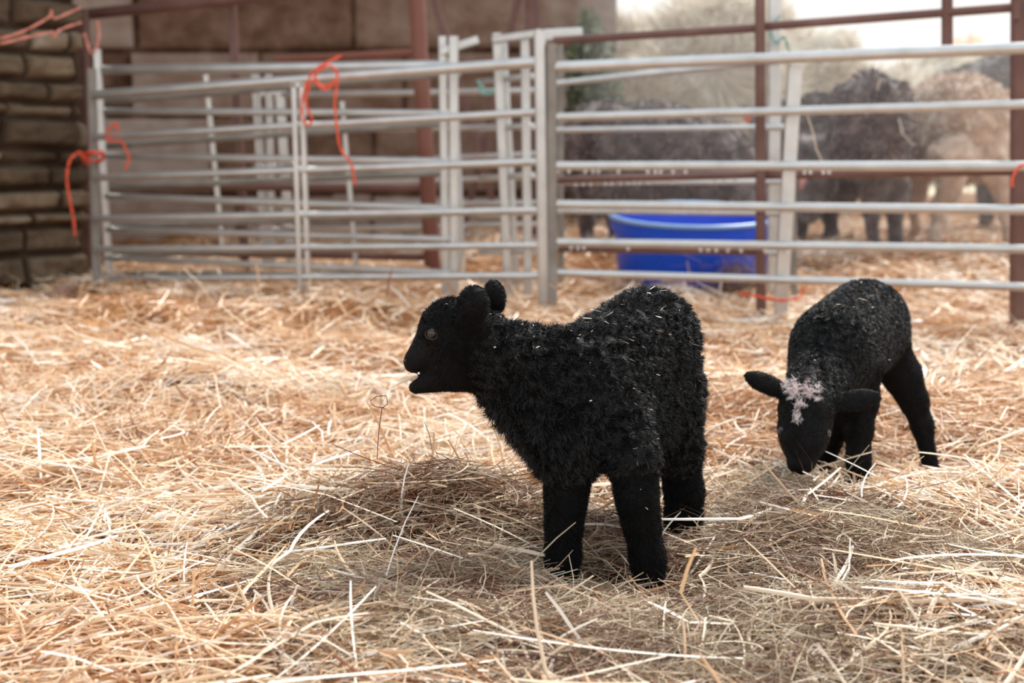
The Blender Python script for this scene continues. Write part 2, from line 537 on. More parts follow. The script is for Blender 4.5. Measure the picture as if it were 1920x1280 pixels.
def sample_tri(V, Fq, n, r):
    tri = np.concatenate([Fq[:, [0, 1, 2]], Fq[:, [0, 2, 3]]])
    a, b, c = V[tri[:, 0]], V[tri[:, 1]], V[tri[:, 2]]
    ar = np.linalg.norm(np.cross(b - a, c - a), axis=1)
    i = r.choice(len(tri), n, p=ar / ar.sum())
    u, w_ = r.random(n), r.random(n)
    fl = u + w_ > 1; u[fl] = 1 - u[fl]; w_[fl] = 1 - w_[fl]
    return a[i] + (b - a)[i] * u[:, None] + (c - a)[i] * w_[:, None]

def strands(body, V, Fq, n, width, lenmul, comb, curl, r, keep=None, lenfix=None, segs=3, gfr=60):
    X = sample_tri(V, Fq, n, r)
    if keep is not None:
        X = X[keep(X)]
    n = len(X)
    d, fur = body.dist(X, True)
    N = grad(body.dist, X)
    L = (fur if lenfix is None else np.full(n, lenfix)) * lenmul * r.uniform(.55, 1.25, n)
    cx = np.stack([noise3(X[:, 0], X[:, 1], X[:, 2], gfr, o, 4) for o in (1, 8, 16)], -1)
    T = comb - N * (N @ comb)[:, None]
    T /= np.linalg.norm(T, axis=1, keepdims=True) + 1e-6
    d0 = N + cx * curl + T * .25 + r.normal(0, .15, (n, 3))
    d0 /= np.linalg.norm(d0, axis=1, keepdims=True)
    d1 = d0 * .45 + T * .75 + cx * curl * .8 + r.normal(0, .2, (n, 3))
    d1 /= np.linalg.norm(d1, axis=1, keepdims=True)
    side = np.cross(d0, r.normal(0, 1, (n, 3))); side /= np.linalg.norm(side, axis=1, keepdims=True) + 1e-6
    m = segs + 1
    s = np.linspace(0, 1, m)
    P_ = X[:, None, :] - N[:, None, :] * .001 + L[:, None, None] * (s[None, :, None] * d0[:, None, :] + (s ** 2)[None, :, None] * .55 * (d1 - d0)[:, None, :])
    wv = width * (1 - .85 * s ** 1.5)[None, :, None]
    rows = np.stack([P_ - side[:, None, :] * wv, P_ + side[:, None, :] * wv], 2)
    v = rows.reshape(-1, 3)
    q = (np.arange(n) * m * 2)[:, None] + np.arange(segs)[None, :] * 2
    f = np.stack([q, q + 1, q + 3, q + 2], -1).reshape(-1, 4)
    return v, f, np.repeat(r.random(n), m * 2)

def make_animal(name, body, h, mat, label, cat, disp=None, group=None):
    lo, hi = body.bounds(3 * h)
    fn = (lambda X: body.dist(X) + disp(X)) if disp else body.dist
    V, Fq = nets(fn, lo, hi, h)
    ctr = V.mean(0); base = np.array([ctr[0], ctr[1], V[:, 2].min()])
    root = thing(name, label, cat, tuple(base), group)
    bo = mesh_obj('body', V, Fq, mat, attrs={'tint': np.clip(.4 + .3 * noise3(V[:, 0], V[:, 1], V[:, 2], 12, 3), 0, 1)})
    under(root, bo)
    return root, V, Fq

def uv_ball(c, r, n=16, m=12, sc3=(1, 1, 1)):
    vs = []; fs = []
    for i in range(m + 1):
        for k in range(n):
            th = math.pi * i / m; ph = 2 * math.pi * k / n
            vs.append((c[0] + r * sc3[0] * math.sin(th) * math.cos(ph), c[1] + r * sc3[1] * math.sin(th) * math.sin(ph), c[2] + r * sc3[2] * math.cos(th)))
    for i in range(m):
        for k in range(n):
            fs.append((i * n + k, (i + 1) * n + k, (i + 1) * n + (k + 1) % n, i * n + (k + 1) % n))
    return vs, fs

def add_eye(root, body, px, py, y0, y1, rpx, lid=True):
    q = body.hit(px, py, y0, y1)
    if q is None: return
    N = grad(body.dist, q[None])[0]
    r = R(rpx, q[1])
    c = q - N * r * .55
    mb = MB(); mb.add(*uv_ball(c, r)); e = mb.build('eye', M['eye'], root)
    if lid:
        a = np.cross(N, (0, 0, 1.0)); a /= np.linalg.norm(a); b_ = np.cross(a, N)
        pts = [q + N * r * .12 + a * math.cos(t_) * r * 1.0 + b_ * math.sin(t_) * r * .78 for t_ in np.linspace(0, 2 * math.pi, 25)]
        mb = MB(); mb.tube(pts, r * .085, 6, .3); mb.build('eyelid', M['lid'], root)

# ---- standing lamb, bleating, head in profile to the left
T_, N_, L_, H_ = .0085, .0095, .0042, .0042
A = Body()
A.cap((1090, 717, 1.885), 96, (1213, 641, 2.03), 99, .03, T_)
A.cap((1095, 800, 1.88), 82, (1222, 760, 2.02), 90, .04, T_)
A.cap((1236, 735, 2.03), 84, (1270, 838, 2.03), 43, .02, T_)
A.chain([(1270, 838, 2.03, 43), (1283, 925, 2.035, 31), (1281, 975, 2.03, 29), (1281, 1055, 2.02, 23)], .02, .006)
A.chain([(1170, 770, 2.06, 60), (1190, 860, 2.09, 36), (1196, 940, 2.10, 28), (1190, 1040, 2.09, 24)], .02, .006)
A.cap((962, 742, 1.855), 50, (1050, 802, 1.86), 82, .03, .016)
A.cap((925, 665, 1.845), 66, (1015, 702, 1.88), 86, .03, N_)
A.cap((1080, 800, 1.86), 62, (1066, 868, 1.85), 42, .022, T_)
A.chain([(1066, 868, 1.85, 42), (1061, 935, 1.845, 33), (1057, 985, 1.845, 28), (1055, 1040, 1.845, 27), (1053, 1098, 1.84, 26)], .022, .005)
A.cap((1158, 785, 1.87), 58, (1188, 862, 1.83), 43, .03, T_)
A.chain([(1188, 862, 1.83, 43), (1195, 935, 1.815, 34), (1203, 985, 1.815, 28), (1214, 1045, 1.815, 27), (1219, 1098, 1.81, 27)], .022, .005)
A.cap((845, 609, 1.84), 48, (868, 625, 1.84), 55, .02, .0060)
A.cap((813, 604, 1.84), 19, (777, 671, 1.84), 17, .012, .0026)
A.cap((846, 618, 1.84), 46, (856, 682, 1.84), 51, .02, H_)
A.cap((870, 640, 1.84), 60, (905, 660, 1.845), 64, .02, .006)
A.cap((832, 640, 1.84), 39, (775, 681, 1.84), 18.5, .006, .0016)
A.cap((850, 693, 1.84), 42, (779, 726, 1.84), 13.0, .004, .0022)
A.ell((807, 618, 1.815), (R(20, 1.8), R(12, 1.8), R(12, 1.8)), k=.008, fur=H_)   # brow over the near eye
A.ell((887, 571, 1.785), (R(29, 1.8), R(36, 1.8), .021), (1, 0, -.12), (0, -.2, 1), .008, .0045)
A.cap((880, 600, 1.80), 26, (890, 620, 1.83), 34, .012, H_)
A.ell((927, 556, 1.885), (R(20, 1.88), R(32, 1.88), .016), (1, 0, .15), (0, 0, 1), .010, .0045)
A.sub((738, 711, 1.84), 10, (784, 706, 1.84), 4.0)
A.sub((738, 711, 1.815), 10, (785, 706, 1.82), 4.0)
A.sub((738, 711, 1.865), 10, (785, 706, 1.86), 4.0)

def dispA(X):
    _, fur = A.dist(X, True)
    wgt = np.clip((fur - .006) / .003, 0, 1)
    x, y, z = X[..., 0], X[..., 1], X[..., 2]
    ridge = np.sin((x * .8 - y * .5 + z * .12) * 6.283 * 62 + 2.2 * noise3(x, y, z, 18, 5, 4))
    return -wgt * (.0018 * ridge + .0022 * noise3(x, y, z, 40, 2, 4))

lamb, VA, FA = make_animal('black_lamb', A, .004, M['fur_black'], 'larger black woolly lamb standing in front, bleating with its head turned left', 'lamb', dispA)
r_ = np.random.default_rng(3)
comb = np.array([.35, .4, -.85])
def furpart(body, lo_, hi_, eyes=()):
    E = [(e_, R(rp, e_[1]) * 1.05) for e_, rp in ((body.hit(*q_[:4]), q_[4]) for q_ in eyes) if e_ is not None]
    def k_(X):
        _, fu = body.dist(X, True)
        ok = (fu > lo_) & (fu <= hi_)
        for e_, r2 in E:
            ok &= np.linalg.norm(X - e_, axis=1) > r2
        return ok
    return k_
v, f, t = strands(A, VA, FA, 330000, .00045, 1.15, comb, 1.1, r_, furpart(A, .0062, 1), gfr=75)
under(lamb, mesh_obj('wool', v, f, M['wool_black'], attrs={'tint': t}))
v, f, t = strands(A, VA, FA, 330000, .00032, 1.2, np.array([.7, .2, -.75]), .25, r_, furpart(A, 0, .0062, [(809, 627, 1.7, 1.9, 12)]), gfr=60)
under(lamb, mesh_obj('short_hair', v, f, M['fur_black'], attrs={'tint': t}))
add_eye(lamb, A, 809, 627, 1.7, 1.9, 12)
q = A.hit(760, 676, 1.75, 1.9)
if q is not None:
    mb = MB(); mb.add(*uv_ball(q, .0022, 10, 8, (1.4, .6, .8))); mb.build('nostril', M['lid'], lamb)
mb = MB(); mb.tube([P(783, 712, 1.838), P(792, 706, 1.84), P(800, 704, 1.84)], [.0035, .005, .006], 10, .5); mb.build('tongue', M['pink'], lamb)

# ---- grazing lamb, facing the camera
B = Body()
B.cap((1560, 648, 2.42), 78, (1622, 604, 2.64), 80, .03, .008)
B.cap((1575, 690, 2.43), 60, (1628, 632, 2.62), 62, .03, .0075)
B.chain([(1652, 640, 2.62, 48), (1692, 705, 2.62, 33), (1713, 750, 2.61, 24), (1729, 797, 2.60, 17), (1745, 875, 2.58, 15.5)], .02, .004)
B.chain([(1592, 650, 2.68, 45), (1588, 760, 2.70, 26), (1600, 870, 2.70, 20)], .02, .004)
B.chain([(1612, 692, 2.43, 42), (1617, 752, 2.42, 27), (1609, 805, 2.41, 24), (1610, 862, 2.40, 19), (1610, 922, 2.39, 19)], .02, .004)
B.chain([(1560, 700, 2.42, 42), (1567, 775, 2.44, 24), (1560, 815, 2.46, 20), (1545, 880, 2.48, 18)], .02, .004)
B.cap((1546, 692, 2.38), 64, (1517, 742, 2.30), 50, .03, .0075)
B.chain([(1511, 775, 2.27, 53), (1507, 822, 2.25, 42), (1502, 868, 2.225, 22)], .016, .0035)
B.cap((1490, 868, 2.225), 13, (1516, 868, 2.225), 13, .01, .002)
B.cap((1470, 800, 2.26), 12, (1480, 825, 2.24), 14, .01, .002)
B.cap((1548, 800, 2.26), 12, (1535, 830, 2.24), 14, .01, .002)
def img_dir(dx, dy, dd):
    return np.array([dx, dd, -dy], float)
B.ell((1438, 720, 2.285), (R(50, 2.28), R(20, 2.28), .009), img_dir(90, 40, 6), (0.1, .35, .9), .008, .004)
B.ell((1605, 750, 2.285), (R(50, 2.28), R(22, 2.28), .009), img_dir(90, -14, 6), (0, .35, .9), .008, .004)
B.cap((1478, 744, 2.285), 12, (1495, 760, 2.285), 20, .01, .002)
B.cap((1566, 752, 2.285), 13, (1545, 765, 2.285), 22, .01, .002)
lamb2, VB, FB = make_animal('black_lamb', B, .0042, M['fur_black'], 'smaller black lamb with a white forehead patch, grazing head down on the right', 'lamb',
                            lambda X: -.0005 * noise3(X[..., 0], X[..., 1], X[..., 2], 45, 2, 4))
v, f, t = strands(B, VB, FB, 220000, .0005, .75, np.array([.2, .3, -.9]), .8, r_, furpart(B, .0052, 1), gfr=70)
under(lamb2, mesh_obj('wool', v, f, M['wool_black'], attrs={'tint': t}))
v, f, t = strands(B, VB, FB, 200000, .00035, 1.1, np.array([0, -.3, -.95]), .2, r_, furpart(B, 0, .0052, [(1463, 806, 2.1, 2.4, 8), (1554, 812, 2.1, 2.4, 8)]), gfr=60)
under(lamb2, mesh_obj('short_hair', v, f, M['fur_black'], attrs={'tint': t}))
add_eye(lamb2, B, 1463, 806, 2.1, 2.4, 8)
add_eye(lamb2, B, 1554, 812, 2.1, 2.4, 8)

TUFT = np.array([P(1516, 742, 2.21), P(1505, 778, 2.2)])
def keep_tuft(X):
    # the patch on the brow, above and between the ears, and the short stripe below it
    px = X[:, 0] / X[:, 1] * F + 960
    a = X[:, :] - TUFT[0]
    zz = a[:, 2] + .006 * np.sin(a[:, 0] * 420 + 1)
    upr = (np.abs(a[:, 0] + .001) < .031 * np.clip((zz + .018) / .020, 0, 1)) & (zz < .010) & (zz > -.018) & (X[:, 1] < 2.30)
    b = X - TUFT[1]
    low = (np.abs(b[:, 0] - .3 * b[:, 2]) < .0055) & (np.abs(b[:, 2]) < .016) & (X[:, 1] < 2.28)
    return upr | low
v, f, t = strands(B, VB, FB, 330000, .00035, 1.0, np.array([0, -.2, -.6]), .9, r_, keep_tuft, .012, gfr=70)
o = mesh_obj('forehead_patch', v, f, M['white_hair'], attrs={'tint': t}); o['label'] = 'white tuft of forehead hair'
under(lamb2, o)

# straw flecks caught in the wool
def flecks(body, V, Fq, n, label, ymax, r):
    X = sample_tri(V, Fq, n * 30, r)
    d, fur = body.dist(X, True)
    N = grad(body.dist, X)
    pr = np.clip(N[:, 2], 0, 1) ** 1.5 * (fur > .005) + .03 * (fur > .005)
    i = r.choice(len(X), n, replace=False, p=pr / pr.sum())
    X, N = X[i], N[i]
    X = X + N * (fur[i][:, None] * .75 + .001)
    head = r.uniform(0, 6.28, n)
    ln = np.clip(r.lognormal(np.log(.0055), .6, n), .003, .022)
    v, f, t = ribbons(X, head, r.normal(0, .3, n), ln, r.uniform(.0007, .0016, n), r.normal(0, .8, n), 0 * head, r.normal(0, .4, n), 3, r.uniform(.4, 1, n), False)
    tag(mesh_obj('straw_flecks', v, f, M['straw'], attrs={'tint': t}), label, 'straw', kind='stuff')
flecks(A, VA, FA, 110, 'tiny straw flecks caught in the wool of the larger standing lamb', 3, r_)
flecks(B, VB, FB, 26, 'few pale straw specks caught on the back of the grazing lamb', 3, r_)

# stalk in the mouth and curled dry stem
mb = MB(); mb.tube([P(729, 728, 1.80), P(748, 718, 1.81), P(770, 709, 1.83), P(786, 705, 1.84)], [.0008, .0016, .0019, .0015], 6, .9)
tag(mb.build('straw_stalk', M['straw']), 'pale straw stalk held in the open mouth of the standing lamb', 'straw')
mb = MB(); mb.tube([P(707, 860, 1.98), P(710, 810, 1.97), P(716, 765, 1.96), P(727, 757, 1.96), P(724, 741, 1.96), P(706, 743, 1.96), P(694, 752, 1.96), P(702, 762, 1.96), P(720, 764, 1.96)], .0006, 6, .0)
tag(mb.build('dry_grass_stem', M['hay']), 'thin dry brown stem with a curled top standing below the muzzle of the lamb', 'grass')

# individual long stalks lying on top in front
def stalk(pts, w_, tint, label):
    mb = MB(); Q = [P(*q) for q in pts]
    mb.tube(Q, [w_ * .8] + [w_] * (len(Q) - 2) + [w_ * .5], 6, tint, .55)
    tag(mb.build('straw_stalk', M['straw']), label, 'straw')
stalk([(1740, 1034, 1.78), (1420, 860, 2.1)][::-1] and [(1423, 858, 2.12), (1480, 925, 2.02), (1550, 1000, 1.93)], .0026, .55, 'straight tan straw stalk slanting down in front of the grazing lamb')
stalk([(1500, 1225, 1.52), (1545, 1150, 1.60), (1592, 1066, 1.72), (1594, 1010, 1.80)], .0028, .95, 'long whitish bent straw stalk on the hay at lower right')
stalk([(868, 1034, 1.86), (900, 1090, 1.80), (912, 1145, 1.72)], .0022, .9, 'pale straw stalk bent at its top in front of the left foreleg')
stalk([(560, 975, 1.98), (640, 943, 2.0), (720, 972, 1.96), (765, 1000, 1.92)], .0024, .9, 'pale arched straw stalk over the left side of the hay mound')
stalk([(760, 865, 2.16), (752, 905, 2.10), (762, 955, 2.02), (790, 990, 1.98)], .0022, .85, 'curled straw stalk hooked upright on the crest of the hay mound')
stalk([(540, 1085, 1.80), (610, 1050, 1.84), (700, 1040, 1.84), (790, 1050, 1.84), (830, 1080, 1.80), (858, 1072, 1.80)], .0026, .85, 'long wavy straw stalk across the face of the hay mound')

# ------------------------------------------------------------------ sheep behind the fence
def sheep(name_label, prims, mat, ears=(), n=9000, dark=None):
    S = Body()
    for pr in prims: S.chain(pr[0], pr[1], pr[2])
    for e in ears: S.ell(*e, k=.02, fur=.008)
    root, V, Fq = make_animal('sheep', S, .016, mat, name_label, 'sheep', lambda X: -.010 * noise3(X[..., 0], X[..., 1], X[..., 2], 8, 2, 4))
    rr = np.random.default_rng(len(prims))
    v, f, t = strands(S, V, Fq, n, .0045, 1.0, np.array([.1, .1, -1.0]), .8, rr, gfr=9)
    under(root, mesh_obj('fleece', v, f, mat, attrs={'tint': t}))
    return root, S

sheep('dark brown sheep standing sideways behind the blue tub', [
    ([(1130, 268, 6.75, 76), (1240, 278, 6.75, 74), (1335, 292, 6.75, 62)], .1, .03),
    ([(1125, 320, 6.75, 66), (1330, 330, 6.75, 52)], .1, .03),
    ([(1330, 300, 6.75, 50), (1385, 320, 6.72, 36), (1408, 372, 6.6, 24), (1412, 400, 6.5, 17)], .06, .012),
    ([(1105, 350, 6.65, 24), (1103, 400, 6.65, 14), (1103, 468, 6.65, 11)], .05, .008),
    ([(1150, 350, 6.95, 24), (1150, 400, 6.95, 14), (1150, 462, 6.95, 11)], .05, .008),
    ([(1320, 350, 6.65, 22), (1322, 400, 6.65, 13), (1322, 468, 6.65, 11)], .05, .008),
    ([(1350, 340, 6.9, 22), (1352, 400, 6.9, 13), (1352, 462, 6.9, 11)], .05, .008)], M['sheep_dark'])
sheep('dark brown sheep seen from behind, beside the leaning white upright', [
    ([(1634, 214, 6.35, 74), (1632, 268, 6.35, 76)], .1, .03),
    ([(1615, 225, 6.9, 72), (1612, 270, 6.9, 70)], .1, .03),
    ([(1600, 300, 7.0, 60), (1560, 360, 7.2, 40)], .06, .02),
    ([(1640, 330, 6.35, 32), (1638, 385, 6.38, 17), (1637, 462, 6.35, 13)], .05, .008),
    ([(1676, 320, 6.4, 32), (1680, 385, 6.42, 17), (1682, 462, 6.4, 13)], .05, .008)], M['sheep_dark'])
e5, S5 = sheep('dark sheep with head lowered at the left flank of the one seen from behind', [
    ([(1542, 240, 6.95, 62), (1524, 285, 6.8, 48)], .1, .03),
    ([(1522, 300, 6.7, 42), (1528, 350, 6.55, 33), (1520, 402, 6.45, 20)], .06, .012),
    ([(1548, 320, 6.9, 26), (1556, 400, 6.9, 14), (1556, 462, 6.9, 12)], .05, .008),
    ([(1500, 330, 6.9, 18), (1502, 400, 6.9, 12), (1502, 455, 6.9, 11)], .05, .008)], M['sheep_dark'])
mb = MB(); mb.add(*uv_ball(P(1507, 346, 6.5), .034, 16, 12, (.7, .8, 1.1))); o = mb.build('muzzle', M['pink'], e5); o['label'] = 'pinkish bare muzzle'
tan, STan = sheep('light tan sheep standing at the right among the dark ones', [
    ([(1765, 212, 7.0, 66), (1822, 218, 6.75, 70)], .1, .03),
    ([(1768, 270, 7.0, 60), (1815, 275, 6.75, 62)], .1, .03),
    ([(1838, 230, 6.7, 52), (1862, 300, 6.68, 36), (1884, 360, 6.7, 17), (1892, 450, 6.65, 12)], .06, .01),
    ([(1785, 300, 6.6, 46), (1778, 355, 6.6, 20), (1762, 395, 6.62, 15), (1748, 462, 6.55, 12)], .05, .01),
    ([(1722, 300, 7.1, 36), (1715, 380, 7.1, 14), (1715, 445, 7.1, 11)], .05, .01)], M['sheep_tan'])
sheep('dark grey sheep standing behind the tan one at the right edge', [
    ([(1800, 190, 7.9, 58), (1895, 178, 7.8, 72), (1965, 190, 7.8, 72)], .1, .03),
    ([(1880, 250, 7.8, 66), (1960, 250, 7.8, 66)], .1, .03),
    ([(1850, 300, 7.9, 24), (1850, 430, 7.9, 12)], .05, .01),
    ([(1905, 300, 7.7, 26), (1907, 430, 7.7, 12)], .05, .01),
    ([(1975, 300, 7.8, 26), (1977, 430, 7.8, 12)], .05, .01)], M['sheep_grey'])
f6, S6 = sheep('grey faced sheep peering out behind the upright brown post', [
    ([(1452, 232, 7.6, 44), (1490, 260, 8.0, 60)], .1, .02),
    ([(1442, 218, 7.4, 26), (1437, 262, 7.2, 20), (1433, 290, 7.15, 14)], .04, .008),
    ([(1455, 300, 7.7, 22), (1455, 430, 7.7, 11)], .05, .01),
    ([(1490, 300, 7.9, 22), (1492, 425, 7.9, 11)], .05, .01)], M['sheep_grey'],
    ears=[((1408, 200, 7.4), (.062, .025, .014), img_dir(1, -.1, 0), (0, 0, 1)), ((1478, 196, 7.4), (.055, .024, .014), img_dir(1, .1, 0), (0, 0, 1))])
mb = MB(); mb.bar(P(1404, 204, 7.36), P(1400, 228, 7.36), .035, .006); o = mb.build('ear_tag', M['tag'], f6); o['label'] = 'orange ear tag'

stalk([(1686, 222, 6.16), (1692, 250, 6.15), (1712, 272, 6.22)], .006, .9, 'pale curved straw stalk clinging to the rump of the dark sheep seen from behind')
stalk([(1650, 148, 6.2), (1645, 170, 6.15)], .006, .6, 'short straw stalk on the top of the dark sheep seen from behind')
stalk([(1490, 212, 4.56), (1500, 203, 4.545), (1512, 212, 4.52), (1522, 240, 4.50), (1531, 280, 4.50), (1543, 306, 4.51)], .0025, .8, 'thin pale stem hooked over a rail right of the leaning white upright')

def clump():
    r = np.random.default_rng(9); n = 700
    c = P(1385, 530, 5.33)
    q = c + r.normal(0, 1, (n, 3)) * np.array([.07, .03, .05])
    v, f, t = ribbons(q, r.uniform(0, 6.28, n), r.normal(0, .7, n), r.uniform(.03, .12, n), r.uniform(.001, .003, n), r.normal(0, 1.2, n), r.normal(0, .4, n), r.normal(0, 1, n), 4, r.uniform(0, .6, n), False)
    tag(mesh_obj('hay_wisps', v, f, M['hay'], attrs={'tint': t}), 'dark tangled hay wisps caught against the right side of the blue tub', 'hay', kind='stuff')
clump()

# ------------------------------------------------------------------ walls
def stone_wall(name, origin, udir, length, height, rows, joint_len, depth, mat, seed, step, gap, rough, top=None):
    """a wall whose face is a relief of separate stones; origin = lower left corner of the face"""
    r = np.random.default_rng(seed)
    us = np.arange(0, length + step, step); vs = np.arange(0, height + step, step)
    U, V_ = np.meshgrid(us, vs)
    wob = .012 * noise3(U, V_, 0 * U, 1.2, 4) * (rough * 40)
    Vw = V_ + wob
    edges = [0.0]
    while edges[-1] < height + .3:
        edges.append(edges[-1] + r.uniform(*rows))
    edges = np.array(edges)
    row = np.clip(np.searchsorted(edges, Vw, 'right') - 1, 0, len(edges) - 2)
    dist = np.zeros_like(U); tint = np.zeros_like(U); push = np.zeros_like(U)
    for i in range(len(edges) - 1):
        js = [-r.uniform(0, joint_len[1])]
        while js[-1] < length + 1: js.append(js[-1] + r.uniform(*joint_len))
        js = np.array(js)
        m_ = row == i
        Uw = U + .5 * wob + .02 * rough * 20 * noise3(U, V_, 0 * U, 2.3, 9) * .5
        k = np.searchsorted(js, Uw[m_], 'right') - 1
        k = np.clip(k, 0, len(js) - 2)
        du = np.minimum(Uw[m_] - js[k], js[k + 1] - Uw[m_])
        dv = np.minimum(Vw[m_] - edges[i], edges[i + 1] - Vw[m_])
        dist[m_] = np.minimum(du, dv)
        tj = r.uniform(.15, .9, len(js)); pj = r.uniform(-1, 1, len(js))
        tint[m_] = tj[k]; push[m_] = pj[k]
    prof = np.clip(dist / gap, 0, 1); prof = prof * prof * (3 - 2 * prof)
    out = prof * depth * (1 + .35 * push) + rough * (noise3(U, V_, 0 * U, 6, 2) * .6 + noise3(U, V_, 0 * U, 16, 6) * .3) * prof
    ud = np.array(udir, float); ud /= np.linalg.norm(ud)
    nd = np.cross(ud, (0, 0, 1.0))
    pts = np.array(origin)[None, None, :] + U[..., None] * ud + V_[..., None] * np.array([0, 0, 1.0]) + out[..., None] * nd
    nu, nv = len(us), len(vs)
    v = pts.reshape(-1, 3)
    i = np.arange(nu - 1)[None, :] + nu * np.arange(nv - 1)[:, None]
    f = np.stack([i, i + 1, i + nu + 1, i + nu], -1).reshape(-1, 4)
    # solid body behind the face
    o = np.array(origin) - nd * .45
    b0 = len(v)
    corner = [np.array(origin), np.array(origin) + ud * length, o + ud * length, o]
    bv = [c for c in corner] + [c + np.array([0, 0, height]) for c in corner]
    v = np.concatenate([v, np.array(bv)])
    bf = np.array([[1, 2, 6, 5], [2, 3, 7, 6], [3, 0, 4, 7], [4, 5, 6, 7]]) + b0
    f = np.concatenate([f, bf])
    t = np.concatenate([np.where(prof < .35, .02, tint).ravel(), np.full(8, .3)])
    return tag(mesh_obj(name, v, f, mat, attrs={'tint': t}), kind='structure')

xb = P(1152, 300, 8.6)[0]
stone_wall('wall_back', (-4.2, 8.6, -.15), (1, 0, 0), xb + 4.2, 2.75, (.36, .46), (.7, 1.3), .03, M['block'], 8, .016, .035, .010)
a = P(-520, 400, 4.75); b = P(150, 400, 5.85)
ud = np.array([b[0] - a[0], b[1] - a[1], 0]); ln = np.linalg.norm(ud)
stone_wall('wall_left', (a[0], a[1], -.15), ud, ln, 2.2, (.05, .15), (.12, .36), .06, M['stone'], 3, .009, .026, .03)
mb = MB(); mb.bar(P(-30, 592, 4.85), P(138, 549, 5.3), .05, .03, (0, 0, 1))
tag(mb.build('timber_batten', M['wood']), 'weathered timber batten lying along the foot of the left stone wall', 'timber')

# ------------------------------------------------------------------ hurdles and barriers
def rail(root, l, r, rad, mat=None, sag=0.0, tint=.5):
    n = 9
    pts = [l + (r - l) * t_ + np.array([0, 0, -sag * 4 * t_ * (1 - t_)]) for t_ in np.linspace(0, 1, n)]
    mb = MB(); mb.tube(pts, rad, 12, tint); return mb.build('rail', mat or M['metal'], root)

def upright(root, a, b, wpx, D, dep=.03, mat=None, name='upright'):
    mb = MB(); mb.bar(a, b, R(wpx, D), dep); return mb.build(name, mat or M['metal'], root)

hg = 'galvanised hurdles across the pen'
def hurdle(label, xl, Dl, xr, Dr, ys, rads, mat=None):
    root = thing('sheep_hurdle', label, 'hurdle', tuple(P(xl, ys[-1][0], Dl)), hg)
    for (yl, yr), rd in zip(ys, rads):
        rail(root, P(xl, yl, Dl), P(xr, yr, Dr), rd, mat)
    return root

h1 = hurdle('near galvanised hurdle with orange twine loop, running from the stone wall to the central post', 176, 5.65, 1012, 4.9,
            [(178, 116), (257, 210), (333, 303), (410, 394), (467, 460), (522, 517)], [.019, .014, .014, .014, .013, .013])
upright(h1, P(172, 128, 5.68), P(183, 548, 5.68), 13, 5.68, .045, M['metal_dull'])
upright(h1, P(1012, 58, 4.9), P(1020, 572, 4.9), 22, 4.9, .05)
for x0, x1 in ((551, 564), (566, 580)):
    upright(h1, P(x0, 158, 5.27), P(x1, 590, 5.27), 10, 5.27, .025)
mb = MB(); mb.bar(P(546, 160, 5.27), P(572, 158, 5.27), .018, .025, (0, 0, 1)); mb.build('top_bracket', M['metal'], h1)

h2 = hurdle('right galvanised hurdle with six rails in front of the blue tub and the sheep', 1034, 4.88, 1990, 4.17,
            [(126, 87), (220, 194), (311, 311), (383, 394), (454, 468), (511, 540)], [.018, .014, .015, .015, .014, .013])
upright(h2, P(1034, 82, 4.88), P(1036, 572, 4.88), 17, 4.88, .05, M['metal_dull'])
upright(h2, P(1491, 122, 4.58), P(1463, 598, 4.58), 25, 4.58, .03)

h3 = hurdle('second galvanised hurdle just behind the near left one, ending in a twin upright', 196, 5.85, 850, 5.22,
            [(131, 122), (208, 213), (292, 303), (368, 391), (430, 449), (483, 512)], [.019, .014, .014, .014, .013, .013])
upright(h3, P(182, 92, 5.85), P(206, 535, 5.85), 14, 5.85, .03)
upright(h3, P(829, 68, 5.24), P(836, 565, 5.24), 15, 5.24, .03)
upright(h3, P(850, 68, 5.2), P(852, 570, 5.2), 18, 5.2, .03)
mb = MB(); mb.bar(P(826, 97, 5.22), P(897, 74, 5.22), .03, .03, (0, 0, 1)); mb.build('latch_bar', M['metal'], h3)

h4 = hurdle('third galvanised hurdle leaning behind the left pair, its rails rising to the right', 196, 6.05, 862, 5.55,
            [(190, 136), (274, 230), (352, 322), (425, 402), (478, 462), (512, 516)], [.016, .013, .013, .013, .012, .012], M['metal_dull'])
upright(h4, P(386, 140, 5.95), P(417, 458, 5.95), 9, 5.95, .02)
upright(h4, P(641, 190, 5.75), P(668, 500, 5.75), 9, 5.75, .02)
upright(h4, P(848, 100, 5.55), P(870, 555, 5.55), 13, 5.55, .03)

h5 = hurdle('far galvanised hurdle with three close uprights, farthest back on the left', 476, 6.5, 1010, 6.0,
            [(178, 170), (245, 238), (313, 288), (348, 332), (386, 380), (432, 420)], [.014, .012, .012, .012, .012, .012])
for x0, x1, w_ in ((480, 500, 14), (504, 510, 14), (524, 548, 17)):
    upright(h5, P(x0, 140 if w_ == 14 else 168, 6.45), P(x1, 530, 6.45), w_, 6.45, .03)

h6 = thing('sheep_hurdle', 'tall narrow ladder-like hurdle frame left of the central post', 'hurdle', tuple(P(960, 545, 5.12)), hg)
upright(h6, P(931, 62, 5.14), P(953, 552, 5.14), 17, 5.14, .03)
upright(h6, P(944, 64, 5.3), P(970, 552, 5.3), 12, 5.3, .03)
upright(h6, P(984, 74, 5.1), P(990, 552, 5.1), 17, 5.1, .03)
mb = MB(); mb.bar(P(928, 74, 5.12), P(1012, 62, 5.0), .028, .03, (0, 0, 1)); mb.build('top_bar', M['metal'], h6)
for ya, yb in ((150, 142), (238, 236), (330, 328), (400, 398), (470, 470), (524, 524)):
    rail(h6, P(900, ya + 4, 5.3), P(1000, yb, 5.1), .011)

